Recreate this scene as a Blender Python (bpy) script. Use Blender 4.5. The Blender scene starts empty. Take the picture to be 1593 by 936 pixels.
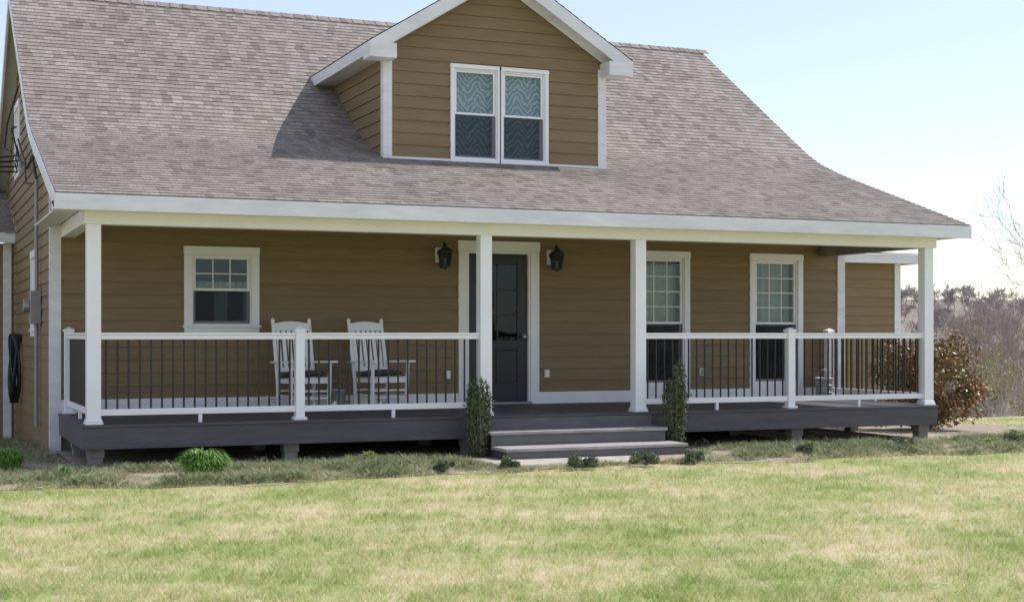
import bpy, math, random
import numpy as np
from mathutils import Vector, Matrix, noise
random.seed(7); np.random.seed(7)
scene = bpy.context.scene
COL = scene.collection

# ------------------------------------------------------------------ materials
def nt(name):
    m = bpy.data.materials.new(name); m.use_nodes = True
    n = m.node_tree.nodes; l = m.node_tree.links
    return m, n, l, n["Principled BSDF"]

def plain(name, c, rough=0.5, var=0.12, scale=3.0, bump=0.0, bscale=60, metal=0.0, stretch=(1,1,1), c2=None, spec=0.5):
    m, n, l, b = nt(name)
    b.inputs["Roughness"].default_value = rough
    b.inputs["Metallic"].default_value = metal
    b.inputs["Specular IOR Level"].default_value = spec
    tc = n.new("ShaderNodeTexCoord"); mp = n.new("ShaderNodeMapping")
    mp.inputs["Scale"].default_value = stretch
    l.new(tc.outputs["Object"], mp.inputs["Vector"])
    nz = n.new("ShaderNodeTexNoise"); nz.inputs["Scale"].default_value = scale
    nz.inputs["Detail"].default_value = 6; nz.inputs["Roughness"].default_value = 0.65
    l.new(mp.outputs["Vector"], nz.inputs["Vector"])
    r = n.new("ShaderNodeValToRGB")
    r.color_ramp.elements[0].position = 0.3; r.color_ramp.elements[1].position = 0.7
    ca = c2 if c2 else tuple(max(0, x*(1-var)) for x in c)
    cb = c if c2 else tuple(min(1, x*(1+var)) for x in c)
    r.color_ramp.elements[0].color = (*ca, 1); r.color_ramp.elements[1].color = (*cb, 1)
    l.new(nz.outputs["Fac"], r.inputs["Fac"]); l.new(r.outputs["Color"], b.inputs["Base Color"])
    if bump:
        n2 = n.new("ShaderNodeTexNoise"); n2.inputs["Scale"].default_value = bscale
        n2.inputs["Detail"].default_value = 4
        l.new(mp.outputs["Vector"], n2.inputs["Vector"])
        bp = n.new("ShaderNodeBump"); bp.inputs["Strength"].default_value = bump; bp.inputs["Distance"].default_value = 0.01
        l.new(n2.outputs["Fac"], bp.inputs["Height"]); l.new(bp.outputs["Normal"], b.inputs["Normal"])
    return m

white = plain("white_paint", (0.87, 0.86, 0.88), 0.42, 0.03, 2.0, 0.05, 40)
trimw = plain("trim_paint", (0.83, 0.82, 0.84), 0.5, 0.0, 1.5, 0.15, 30, stretch=(1, 1, 4), c2=(0.66, 0.66, 0.69))
cream = plain("cream_beam_paint", (0.84, 0.82, 0.79), 0.5, 0.04, 2.0)
soffm = plain("soffit_vinyl", (0.66, 0.65, 0.62), 0.6, 0.05, 2.0)
slate = plain("slate_deck_paint", (0.082, 0.078, 0.086), 0.6, 0.25, 5, 0.3, 50, stretch=(0.3, 3, 3))
tread = plain("slate_tread_sunlit", (0.42, 0.40, 0.39), 0.75, 0.0, 6, 0.3, 60, stretch=(0.4, 4, 1), c2=(0.25, 0.235, 0.235))  # slate treads, with the sunlight on them painted in as a paler colour
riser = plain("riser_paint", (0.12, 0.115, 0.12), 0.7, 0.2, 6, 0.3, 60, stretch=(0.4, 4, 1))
black = plain("black_metal", (0.012, 0.012, 0.014), 0.4, 0.1, 5)
doorm = plain("door_paint", (0.016, 0.018, 0.026), 0.4, 0.1, 3)
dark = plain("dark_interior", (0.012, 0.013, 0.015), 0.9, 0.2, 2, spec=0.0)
concrete = plain("concrete", (0.42, 0.38, 0.33), 0.9, 0.2, 4, 0.4, 60)
block = plain("concrete_block", (0.22, 0.21, 0.19), 0.95, 0.25, 6, 0.5, 60)
galv = plain("galvanised_metal", (0.38, 0.39, 0.40), 0.4, 0.2, 12, metal=0.7)
greym = plain("grey_utility_metal", (0.30, 0.30, 0.30), 0.5, 0.1, 4, metal=0.2)
rubber = plain("black_rubber", (0.015, 0.015, 0.015), 0.5, 0.1, 4)
cushm = plain("dark_cushion_fabric", (0.10, 0.11, 0.11), 0.9, 0.0, 22, 0.3, 200, c2=(0.015, 0.017, 0.02))
bark = plain("grey_bark", (0.42, 0.37, 0.33), 0.95, 0.25, 4)
barkdark = plain("brown_bark", (0.20, 0.16, 0.135), 0.95, 0.3, 4)
twig = plain("twig_brown", (0.34, 0.27, 0.235), 0.95, 0.25, 1)
budm = plain("green_buds", (0.34, 0.35, 0.16), 0.9, 0.3, 3)
woodfar = plain("distant_wood_twigs", (0.37, 0.32, 0.30), 1.0, 0.0, 0.05, c2=(0.26, 0.24, 0.245), spec=0.0)  # twig colours lightened to stand in for haze over distance
holly = plain("holly_leaf", (0.13, 0.17, 0.06), 0.5, 0.0, 20, c2=(0.022, 0.042, 0.018))
juni = plain("juniper_leaf", (0.15, 0.19, 0.09), 0.7, 0.0, 14, c2=(0.05, 0.08, 0.04))
redleaf = plain("bronze_shrub_leaf", (0.40, 0.155, 0.075), 0.5, 0.0, 3.0, c2=(0.10, 0.16, 0.045))
lilyleaf = plain("bright_green_leaf", (0.22, 0.40, 0.07), 0.5, 0.0, 14, c2=(0.08, 0.20, 0.03))
limeleaf = plain("yellow_green_leaf", (0.40, 0.46, 0.10), 0.5, 0.0, 10, c2=(0.20, 0.27, 0.05))

def siding_mat():
    m, n, l, b = nt("ochre_siding")
    b.inputs["Roughness"].default_value = 0.62
    tc = n.new("ShaderNodeTexCoord"); sp = n.new("ShaderNodeSeparateXYZ")
    l.new(tc.outputs["Object"], sp.inputs[0])
    dv = n.new("ShaderNodeMath"); dv.operation = 'DIVIDE'; dv.inputs[1].default_value = 0.165
    l.new(sp.outputs["Z"], dv.inputs[0])
    fl = n.new("ShaderNodeMath"); fl.operation = 'FLOOR'; l.new(dv.outputs[0], fl.inputs[0])
    wn = n.new("ShaderNodeTexWhiteNoise"); wn.noise_dimensions = '1D'; l.new(fl.outputs[0], wn.inputs["W"])
    mp = n.new("ShaderNodeMapping"); mp.inputs["Scale"].default_value = (1.2, 1.2, 14)
    l.new(tc.outputs["Object"], mp.inputs["Vector"])
    nz = n.new("ShaderNodeTexNoise"); nz.inputs["Scale"].default_value = 2.2; nz.inputs["Detail"].default_value = 8
    l.new(mp.outputs["Vector"], nz.inputs["Vector"])
    ad = n.new("ShaderNodeMath"); ad.operation = 'MULTIPLY_ADD'; ad.inputs[1].default_value = 0.25
    l.new(wn.outputs["Value"], ad.inputs[0]); l.new(nz.outputs["Fac"], ad.inputs[2])
    r = n.new("ShaderNodeValToRGB")
    r.color_ramp.elements[0].position = 0.3; r.color_ramp.elements[0].color = (0.198, 0.132, 0.064, 1)
    r.color_ramp.elements[1].position = 0.95; r.color_ramp.elements[1].color = (0.258, 0.180, 0.092, 1)
    l.new(ad.outputs[0], r.inputs["Fac"]); l.new(r.outputs["Color"], b.inputs["Base Color"])
    bp = n.new("ShaderNodeBump"); bp.inputs["Strength"].default_value = 0.15; bp.inputs["Distance"].default_value = 0.01
    l.new(nz.outputs["Fac"], bp.inputs["Height"]); l.new(bp.outputs["Normal"], b.inputs["Normal"])
    return m
sidem = siding_mat()

CE = 0.125   # shingle course
def shingle_mat():
    m, n, l, b = nt("asphalt_shingles")
    b.inputs["Roughness"].default_value = 0.9; b.inputs["Specular IOR Level"].default_value = 0.25
    uv = n.new("ShaderNodeUVMap")
    br = n.new("ShaderNodeTexBrick")
    br.inputs["Scale"].default_value = 1.0
    br.inputs["Brick Width"].default_value = 0.14; br.inputs["Row Height"].default_value = CE
    br.inputs["Mortar Size"].default_value = 0.003; br.inputs["Mortar Smooth"].default_value = 0.3
    br.offset = 0.37; br.offset_frequency = 2; br.squash = 0.7; br.squash_frequency = 3
    br.inputs["Color1"].default_value = (0, 0, 0, 1); br.inputs["Color2"].default_value = (1, 1, 1, 1)
    br.inputs["Mortar"].default_value = (0.1, 0.1, 0.1, 1)
    l.new(uv.outputs["UV"], br.inputs["Vector"])
    ra = n.new("ShaderNodeValToRGB"); e = ra.color_ramp.elements
    e[0].position = 0.0; e[0].color = (0.172, 0.148, 0.132, 1)
    e[1].position = 1.0; e[1].color = (0.305, 0.272, 0.243, 1)
    x = e.new(0.25); x.color = (0.232, 0.203, 0.182, 1)
    x = e.new(0.75); x.color = (0.270, 0.238, 0.213, 1)
    l.new(br.outputs["Color"], ra.inputs["Fac"])
    tc = n.new("ShaderNodeTexCoord")
    n1 = n.new("ShaderNodeTexNoise"); n1.inputs["Scale"].default_value = 0.7; n1.inputs["Detail"].default_value = 5
    l.new(tc.outputs["Object"], n1.inputs["Vector"])
    r1 = n.new("ShaderNodeMapRange"); r1.inputs[1].default_value = 0.3; r1.inputs[2].default_value = 0.7
    r1.inputs[3].default_value = 0.88; r1.inputs[4].default_value = 1.1
    l.new(n1.outputs["Fac"], r1.inputs[0])
    n2 = n.new("ShaderNodeTexNoise"); n2.inputs["Scale"].default_value = 55; n2.inputs["Detail"].default_value = 4
    l.new(tc.outputs["Object"], n2.inputs["Vector"])
    r2 = n.new("ShaderNodeMapRange"); r2.inputs[1].default_value = 0.3; r2.inputs[2].default_value = 0.7
    r2.inputs[3].default_value = 0.72; r2.inputs[4].default_value = 1.28
    l.new(n2.outputs["Fac"], r2.inputs[0])
    mu = n.new("ShaderNodeMath"); mu.operation = 'MULTIPLY'; l.new(r1.outputs[0], mu.inputs[0]); l.new(r2.outputs[0], mu.inputs[1])
    vm = n.new("ShaderNodeVectorMath"); vm.operation = 'SCALE'
    l.new(ra.outputs["Color"], vm.inputs[0]); l.new(mu.outputs[0], vm.inputs["Scale"])
    l.new(vm.outputs["Vector"], b.inputs["Base Color"])
    bp = n.new("ShaderNodeBump"); bp.inputs["Strength"].default_value = 0.5; bp.inputs["Distance"].default_value = 0.012
    l.new(br.outputs["Color"], bp.inputs["Height"]); l.new(bp.outputs["Normal"], b.inputs["Normal"])
    return m
shing = shingle_mat()

def glass_mat(name="window_glass", refl=0.05, tint=(0.72, 0.80, 0.80), dif=None):
    m, n, l, b = nt(name)
    n.remove(b); out = n["Material Output"]
    tr = n.new("ShaderNodeBsdfTransparent"); tr.inputs[0].default_value = (*tint, 1)
    gl = n.new("ShaderNodeBsdfGlossy"); gl.inputs["Roughness"].default_value = 0.03
    gl.inputs["Color"].default_value = (0.75, 0.9, 1, 1)
    mx = n.new("ShaderNodeMixShader"); mx.inputs[0].default_value = refl
    if dif:
        gl = n.new("ShaderNodeBsdfDiffuse"); gl.inputs["Color"].default_value = (*dif, 1)
    else:
        tc = n.new("ShaderNodeTexCoord"); nz = n.new("ShaderNodeTexNoise"); nz.inputs["Scale"].default_value = 1.7
        l.new(tc.outputs["Object"], nz.inputs["Vector"])
        bp = n.new("ShaderNodeBump"); bp.inputs["Strength"].default_value = 0.12; bp.inputs["Distance"].default_value = 0.05
        l.new(nz.outputs["Fac"], bp.inputs["Height"]); l.new(bp.outputs["Normal"], gl.inputs["Normal"])
    l.new(tr.outputs[0], mx.inputs[1]); l.new(gl.outputs[0], mx.inputs[2]); l.new(mx.outputs[0], out.inputs["Surface"])
    return m
glassm = glass_mat()
doorglass = glass_mat("door_glass", 0.03, (0.5, 0.55, 0.6))
screenm = glass_mat("insect_screen", 0.45, (0.85, 0.85, 0.88), (0.035, 0.038, 0.048))

def zebra_mat():
    m, n, l, b = nt("zebra_curtain")
    b.inputs["Roughness"].default_value = 0.9
    tc = n.new("ShaderNodeTexCoord")
    sp = n.new("ShaderNodeSeparateXYZ"); l.new(tc.outputs["Object"], sp.inputs[0])
    pp = n.new("ShaderNodeMath"); pp.operation = 'PINGPONG'; pp.inputs[1].default_value = 0.15; l.new(sp.outputs["X"], pp.inputs[0])
    nz = n.new("ShaderNodeTexNoise"); nz.inputs["Scale"].default_value = 7; nz.inputs["Detail"].default_value = 3
    l.new(tc.outputs["Object"], nz.inputs["Vector"])
    a1 = n.new("ShaderNodeMath"); a1.operation = 'MULTIPLY_ADD'; a1.inputs[1].default_value = 1.2
    l.new(pp.outputs[0], a1.inputs[0]); l.new(sp.outputs["Z"], a1.inputs[2])
    a2 = n.new("ShaderNodeMath"); a2.operation = 'MULTIPLY_ADD'; a2.inputs[1].default_value = 0.22
    l.new(nz.outputs["Fac"], a2.inputs[0]); l.new(a1.outputs[0], a2.inputs[2])
    a3 = n.new("ShaderNodeMath"); a3.operation = 'MULTIPLY'; a3.inputs[1].default_value = 66; l.new(a2.outputs[0], a3.inputs[0])
    a4 = n.new("ShaderNodeMath"); a4.operation = 'SINE'; l.new(a3.outputs[0], a4.inputs[0])
    r = n.new("ShaderNodeValToRGB"); r.color_ramp.elements[0].position = 0.0; r.color_ramp.elements[1].position = 0.9
    r.color_ramp.elements[0].color = (0.33, 0.37, 0.38, 1); r.color_ramp.elements[1].color = (0.62, 0.65, 0.64, 1)
    l.new(a4.outputs[0], r.inputs["Fac"]); l.new(r.outputs["Color"], b.inputs["Base Color"])
    return m
zebra = zebra_mat()
sheer = plain("sheer_curtain", (0.46, 0.49, 0.45), 0.9, 0.12, 6)

def lawn_color(n, l, vec, blades):
    n1 = n.new("ShaderNodeTexNoise"); n1.inputs["Scale"].default_value = 0.75; n1.inputs["Detail"].default_value = 10
    n1.inputs["Roughness"].default_value = 0.72
    mp = n.new("ShaderNodeMapping"); mp.inputs["Scale"].default_value = (0.85, 1.0, 1); mp.inputs["Location"].default_value = (3.1, 0.4, 0)
    mp.inputs["Rotation"].default_value = (0, 0, 0.9)
    l.new(vec, mp.inputs["Vector"]); l.new(mp.outputs["Vector"], n1.inputs["Vector"])
    r = n.new("ShaderNodeValToRGB"); e = r.color_ramp.elements
    e[0].position = 0.28; e[0].color = (0.24, 0.33, 0.095, 1)
    e[1].position = 0.64; e[1].color = (0.80, 0.67, 0.45, 1)
    x = e.new(0.44); x.color = (0.43, 0.49, 0.175, 1)
    x = e.new(0.54); x.color = (0.58, 0.57, 0.29, 1)
    return n1, r

def lawn_mat(name, blades):
    m, n, l, b = nt(name)
    b.inputs["Roughness"].default_value = 0.8; b.inputs["Specular IOR Level"].default_value = 0.2
    tc = n.new("ShaderNodeTexCoord")
    n1, r = lawn_color(n, l, tc.outputs["Object"], blades)
    if blades:
        at = n.new("ShaderNodeAttribute"); at.attribute_name = "rnd"
        ma = n.new("ShaderNodeMath"); ma.operation = 'MULTIPLY_ADD'; ma.inputs[1].default_value = 0.34
        l.new(at.outputs["Fac"], ma.inputs[0])
        sb = n.new("ShaderNodeMath"); sb.operation = 'SUBTRACT'; sb.inputs[1].default_value = 0.17
        l.new(n1.outputs["Fac"], sb.inputs[0]); l.new(sb.outputs[0], ma.inputs[2])
        l.new(ma.outputs[0], r.inputs["Fac"])
        l.new(r.outputs["Color"], b.inputs["Base Color"])
        out = n["Material Output"]
        tl = n.new("ShaderNodeBsdfTranslucent"); l.new(r.outputs["Color"], tl.inputs[0])
        mx = n.new("ShaderNodeMixShader"); mx.inputs[0].default_value = 0.4
        l.new(b.outputs[0], mx.inputs[1]); l.new(tl.outputs[0], mx.inputs[2]); l.new(mx.outputs[0], out.inputs["Surface"])
    else:
        n2 = n.new("ShaderNodeTexNoise"); n2.inputs["Scale"].default_value = 45; n2.inputs["Detail"].default_value = 5
        l.new(tc.outputs["Object"], n2.inputs["Vector"])
        ma = n.new("ShaderNodeMath"); ma.operation = 'MULTIPLY_ADD'; ma.inputs[1].default_value = 0.3
        l.new(n2.outputs["Fac"], ma.inputs[0])
        sb = n.new("ShaderNodeMath"); sb.operation = 'SUBTRACT'; sb.inputs[1].default_value = 0.13
        l.new(n1.outputs["Fac"], sb.inputs[0]); l.new(sb.outputs[0], ma.inputs[2])
        l.new(ma.outputs[0], r.inputs["Fac"])
        sc = n.new("ShaderNodeVectorMath"); sc.operation = 'SCALE'; sc.inputs["Scale"].default_value = 0.66
        l.new(r.outputs["Color"], sc.inputs[0])
        sp = n.new("ShaderNodeSeparateXYZ"); l.new(tc.outputs["Object"], sp.inputs[0])
        mr = n.new("ShaderNodeMapRange"); mr.inputs[1].default_value = 14; mr.inputs[2].default_value = 30
        l.new(sp.outputs["Y"], mr.inputs[0])
        mx = n.new("ShaderNodeMixRGB"); mx.inputs[2].default_value = (0.25, 0.21, 0.17, 1)
        l.new(mr.outputs[0], mx.inputs[0]); l.new(sc.outputs["Vector"], mx.inputs[1]); l.new(mx.outputs[0], b.inputs["Base Color"])
        bp = n.new("ShaderNodeBump"); bp.inputs["Strength"].default_value = 0.5; bp.inputs["Distance"].default_value = 0.03
        l.new(n2.outputs["Fac"], bp.inputs["Height"]); l.new(bp.outputs["Normal"], b.inputs["Normal"])
    return m
lawnG = lawn_mat("lawn_ground", False)
lawnB = lawn_mat("lawn_blades", True)

def rnd_mat(name, stops, trans=0.3):
    m, n, l, b = nt(name)
    b.inputs["Roughness"].default_value = 0.75; b.inputs["Specular IOR Level"].default_value = 0.2
    at = n.new("ShaderNodeAttribute"); at.attribute_name = "rnd"
    tc = n.new("ShaderNodeTexCoord"); nz = n.new("ShaderNodeTexNoise"); nz.inputs["Scale"].default_value = 1.6
    l.new(tc.outputs["Object"], nz.inputs["Vector"])
    ma = n.new("ShaderNodeMath"); ma.operation = 'MULTIPLY_ADD'; ma.inputs[1].default_value = 0.5
    l.new(at.outputs["Fac"], ma.inputs[0]); 
    sb = n.new("ShaderNodeMath"); sb.operation = 'MULTIPLY'; sb.inputs[1].default_value = 0.55
    l.new(nz.outputs["Fac"], sb.inputs[0]); l.new(sb.outputs[0], ma.inputs[2])
    r = n.new("ShaderNodeValToRGB"); e = r.color_ramp.elements
    e[0].position, e[0].color = stops[0][0], (*stops[0][1], 1)
    e[1].position, e[1].color = stops[-1][0], (*stops[-1][1], 1)
    for p, c in stops[1:-1]:
        x = e.new(p); x.color = (*c, 1)
    l.new(ma.outputs[0], r.inputs["Fac"]); l.new(r.outputs["Color"], b.inputs["Base Color"])
    out = n["Material Output"]
    tl = n.new("ShaderNodeBsdfTranslucent"); l.new(r.outputs["Color"], tl.inputs[0])
    mx = n.new("ShaderNodeMixShader"); mx.inputs[0].default_value = trans
    l.new(b.outputs[0], mx.inputs[1]); l.new(tl.outputs[0], mx.inputs[2]); l.new(mx.outputs[0], out.inputs["Surface"])
    return m
coverm = rnd_mat("ground_cover_blades", [(0.2, (0.09, 0.13, 0.05)), (0.42, (0.22, 0.27, 0.13)), (0.62, (0.38, 0.39, 0.23)), (0.85, (0.62, 0.54, 0.40))])
bedm = plain("bed_mulch", (0.46, 0.38, 0.29), 0.95, 0.0, 5, 0.8, 40, c2=(0.16, 0.13, 0.09))

# ------------------------------------------------------------------ mesh builder
class B:
    def __init__(s): s.v = []; s.f = []; s.m = []; s.uv = []; s.mats = []
    def mi(s, mat):
        if mat not in s.mats: s.mats.append(mat)
        return s.mats.index(mat)
    def poly(s, pts, mat, uv=None):
        i = len(s.v); s.v += [tuple(p) for p in pts]
        s.f.append(tuple(range(i, i+len(pts)))); s.m.append(s.mi(mat)); s.uv.append(uv or [(0, 0)]*len(pts))
    def box(s, x0, x1, y0, y1, z0, z1, mat, mp=None):
        i = len(s.v)
        c = [(x, y, z) for z in (z0, z1) for y in (y0, y1) for x in (x0, x1)]
        s.v += [mp(*p) for p in c] if mp else c
        for q in ((0, 2, 3, 1), (4, 5, 7, 6), (0, 1, 5, 4), (2, 6, 7, 3), (0, 4, 6, 2), (1, 3, 7, 5)):
            s.f.append(tuple(i+k for k in q)); s.m.append(s.mi(mat)); s.uv.append([(0, 0)]*4)
    def hexa(s, c, mat):
        i = len(s.v); s.v += [tuple(p) for p in c]
        for q in ((0, 2, 3, 1), (4, 5, 7, 6), (0, 1, 5, 4), (2, 6, 7, 3), (0, 4, 6, 2), (1, 3, 7, 5)):
            s.f.append(tuple(i+k for k in q)); s.m.append(s.mi(mat)); s.uv.append([(0, 0)]*4)
    def tube(s, pts, rs, mat, n=8, cap=True):
        pts = [Vector(p) for p in pts]
        if not hasattr(rs, '__len__'): rs = [rs]*len(pts)
        mi = s.mi(mat); base = len(s.v); up = None
        for k, p in enumerate(pts):
            d = (pts[min(k+1, len(pts)-1)]-pts[max(k-1, 0)])
            if d.length < 1e-9: d = Vector((0, 0, 1))
            d.normalize()
            if up is None: up = Vector((1, 0, 0)) if abs(d.x) < 0.8 else Vector((0, 1, 0))
            a = d.cross(up)
            if a.length < 1e-6: a = d.orthogonal()
            a.normalize(); b = d.cross(a); up = a.cross(d)
            for j in range(n):
                t = 2*math.pi*j/n
                q = p + a*math.cos(t)*rs[k] + b*math.sin(t)*rs[k]
                s.v.append((q.x, q.y, q.z))
        for k in range(len(pts)-1):
            for j in range(n):
                j2 = (j+1) % n
                s.f.append((base+k*n+j, base+k*n+j2, base+(k+1)*n+j2, base+(k+1)*n+j)); s.m.append(mi); s.uv.append([(0, 0)]*4)
        if cap:
            s.f.append(tuple(base+j for j in range(n))); s.m.append(mi); s.uv.append([(0, 0)]*n)
            e = base+(len(pts)-1)*n
            s.f.append(tuple(e+j for j in reversed(range(n)))); s.m.append(mi); s.uv.append([(0, 0)]*n)
    def lathe(s, cx, cy, prof, mat, n=24):
        base = len(s.v); mi = s.mi(mat)
        for r, z in prof:
            for j in range(n):
                t = 2*math.pi*j/n; s.v.append((cx+r*math.cos(t), cy+r*math.sin(t), z))
        for k in range(len(prof)-1):
            for j in range(n):
                j2 = (j+1) % n
                s.f.append((base+k*n+j, base+k*n+j2, base+(k+1)*n+j2, base+(k+1)*n+j)); s.m.append(mi); s.uv.append([(0, 0)]*4)
    def build(s, name, parent=None, world=False, bevel=0, smooth=False, recalc=True):
        me = bpy.data.meshes.new(name); me.from_pydata(s.v, [], s.f)
        for m in s.mats: me.materials.append(m)
        me.polygons.foreach_set("material_index", s.m)
        if shing in s.mats:
            ul = me.uv_layers.new(name="UVMap")
            flat = [c for f in s.uv for p in f for c in p]
            ul.data.foreach_set("uv", flat)
        if smooth: me.polygons.foreach_set("use_smooth", [True]*len(s.f))
        me.update()
        if recalc:
            import bmesh
            bm = bmesh.new(); bm.from_mesh(me); bmesh.ops.recalc_face_normals(bm, faces=bm.faces); bm.to_mesh(me); bm.free()
        o = bpy.data.objects.new(name, me); COL.objects.link(o)
        if parent is not None:
            o.parent = parent
            if world: o.matrix_parent_inverse = Matrix.Translation(-parent.location)
        if bevel:
            md = o.modifiers.new("bevel", 'BEVEL'); md.width = bevel; md.segments = 2; md.limit_method = 'ANGLE'; md.angle_limit = 0.6
        return o

def empty(name, loc, label=None, cat=None, group=None):
    e = bpy.data.objects.new(name, None); e.location = loc; e.empty_display_size = 0.2; COL.objects.link(e)
    if label: e["label"] = label
    if cat: e["category"] = cat
    if group: e["group"] = group
    return e
def tag(o, label, cat=None, group=None, kind=None):
    o["label"] = label
    if cat: o["category"] = cat
    if group: o["group"] = group
    if kind: o["kind"] = kind
    return o

# ------------------------------------------------------------------ house
XL, XR = -0.20, 11.58      # gable walls
RL, RR = -0.43, 11.65      # rakes
YW = 2.5                   # porch wall
house = empty("farmhouse", (5.7, 5.0, 0), "ochre sided farmhouse with shingle roof, dormer and white porch", "house")
def H(b, name, **k): return b.build(name, house, world=True, **k)

E = 0.165
def siding(b, mpf, rng, z0, z1, holes):
    """mpf(a,d,z); rng(z)->(a0,a1)"""
    nb = int(math.ceil((z1-z0)/E))
    for i in range(nb):
        zb = z0+i*E; zt = min(zb+E, z1)
        def off(z): return 0.023-0.017*(z-zb)/E
        cuts = [zb, zt]
        for h in holes:
            for zz in (h[2], h[3]):
                if zb+1e-4 < zz < zt-1e-4: cuts.append(zz)
        cuts = sorted(cuts)
        for ca, cb in zip(cuts[:-1], cuts[1:]):
            mid = (ca+cb)/2
            act = sorted([h for h in holes if h[2] <= mid <= h[3]])
            A0, A1 = rng(ca); C0, C1 = rng(cb)
            if A1-A0 < 1e-3: continue
            if C1 < C0: C0 = C1 = (A0+A1)/2
            segs = []; cur = (A0, C0)
            for h in act:
                segs.append((cur[0], cur[1], h[0], h[0])); cur = (h[1], h[1])
            segs.append((cur[0], cur[1], A1, C1))
            for a0, c0, a1, c1 in segs:
                b.poly([mpf(a0, off(ca), ca), mpf(a1, off(ca), ca), mpf(c1, off(cb), cb), mpf(c0, off(cb), cb)], sidem)
                if ca == zb:
                    b.poly([mpf(a0, 0.004, ca), mpf(a1, 0.004, ca), mpf(a1, 0.023, ca), mpf(a0, 0.023, ca)], sidem)

front = lambda a, d, z: (a, YW-d, z)
YD = 2.2
dorm = lambda a, d, z: (a, YD-d, z)
left = lambda a, d, z: (XL-d, a, z)

def inner(w): a0, a1, z0, z1, c = w; return (a0+c, a1-c, z0+c, z1-c)
W1 = (1.415, 2.39, 1.50, 2.61, 0.10)
W2 = (7.90, 8.85, 0.66, 2.70, 0.09)
W3 = (9.89, 10.84, 0.66, 2.70, 0.09)
DOOR = (5.18, 6.40, 0.50, 2.78)
door_hole = (5.31, 6.27, 0.50, 2.64)
DW1 = (4.95, 5.69, 3.83, 5.16, 0.05)
DW2 = (5.67, 6.41, 3.83, 5.16, 0.05)
GW1 = (4.6, 5.45, 1.45, 2.65, 0.10)
GW2 = (7.75, 8.75, 4.0, 5.2, 0.10)

b = B(); siding(b, front, lambda z: (XL, XR), 0.5, 2.88, [inner(W1), door_hole, inner(W2), inner(W3)]); H(b, "wall", recalc=False)

# roof profile
PROF = [(-0.37, 2.975), (2.35, 3.885), (2.75, 4.03), (3.12, 4.18), (3.5, 4.385), (3.9, 4.65), (6.97, 6.71)]
def roofz(y):
    if y > 6.97: return 6.71-0.669*(y-6.97)
    for (y0, z0), (y1, z1) in zip(PROF[:-1], PROF[1:]):
        if y0 <= y <= y1: return z0+(z1-z0)*(y-y0)/(y1-y0)
    return PROF[0][1]
def roofy(z):
    for (y0, z0), (y1, z1) in zip(PROF[:-1], PROF[1:]):
        if z0 <= z <= z1: return y0+(y1-y0)*(z-z0)/(z1-z0)
    return 6.97 if z > 6.7 else -0.37
def grng(z):
    y1 = min(11.4, 6.97+(6.71-0.06-z)/0.669)
    y0 = YW if z < 2.83 else max(-0.3, roofy(z+0.06))
    return (y0, max(y1, y0))
b = B(); siding(b, left, grng, -0.99, 6.6, [inner(GW1), inner(GW2)]); H(b, "wall", recalc=False)
rightm = lambda a, d, z: (XR+d, a, z)
b = B(); siding(b, rightm, grng, -0.99, 6.6, []); H(b, "wall", recalc=False)
b = B(); b.box(XL+.02, XR-.02, 11.32, 11.4, -1.5, 3.7, sidem); H(b, "wall")
b = B(); b.box(XL+.02, XR-.02, 2.53, 2.7, -0.3, 0.5, block); H(b, "foundation")

def roof(b, pts, u0, u1, mode, e=CE):
    P = [Vector(p) for p in pts]
    L = [0]
    for i in range(len(P)-1): L.append(L[-1]+(P[i+1]-P[i]).length)
    def at(s):
        s = min(max(s, 0), L[-1])
        for i in range(len(P)-1):
            if s <= L[i+1]+1e-9:
                t = (s-L[i])/(L[i+1]-L[i]); p = P[i].lerp(P[i+1], t); d = (P[i+1]-P[i]).normalized(); break
        nn = Vector((-d.y, d.x))
        if nn.y < 0: nn = -nn
        return p, nn
    def mk(u, p): return (u, p.x, p.y) if mode == 'x' else (p.x, u, p.y)
    n = int(math.ceil(L[-1]/e))
    for j in range(n):
        s0, s1 = j*e, min((j+1)*e, L[-1])
        p0, n0 = at(s0); p1, n1 = at(s1)
        a = p0+n0*0.013; c = p1+n1*0.004; lo = p0+n0*0.001
        v0, v1 = j*CE+.002, (j+0.98)*CE
        du = random.random()*3
        b.poly([mk(u0, a), mk(u1, a), mk(u1, c), mk(u0, c)], shing, [(u0+du, v0), (u1+du, v0), (u1+du, v1), (u0+du, v1)])
        b.poly([mk(u0, lo), mk(u1, lo), mk(u1, a), mk(u0, a)], shing, [(u0+du, v0), (u1+du, v0), (u1+du, v0+.01), (u0+du, v0+.01)])
b = B()
roof(b, PROF, RL, RR, 'x')
roof(b, [(11.95, 6.71-0.669*4.98), (6.97, 6.71)], RL, RR, 'x')
x = RL
while x < RR-0.05:
    for sgn in (-1, 1):
        y1 = 6.97+sgn*0.14; z1 = 6.71-0.669*0.14
        b.poly([(x, 6.97, 6.742), (x+0.2, 6.97, 6.735), (x+0.2, y1, z1+0.022), (x, y1, z1+0.03)], shing, [(x, 9), (x+.2, 9), (x+.2, 9.1), (x, 9.1)])
    x += 0.2
mainroof = H(b, "roof", recalc=False)
b = B()
for (y0, z0), (y1, z1) in zip(PROF[:-1], PROF[1:]):
    b.poly([(RL, y0, z0-0.03), (RR, y0, z0-0.03), (RR, y1, z1-0.03), (RL, y1, z1-0.03)], soffm)
b.poly([(RL, 6.97, 6.68), (RR, 6.97, 6.68), (RR, 11.95, 3.35), (RL, 11.95, 3.35)], soffm)
H(b, "roof_underside", recalc=False)
allp = PROF+[(11.95, 6.71-0.669*4.98)]
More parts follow.
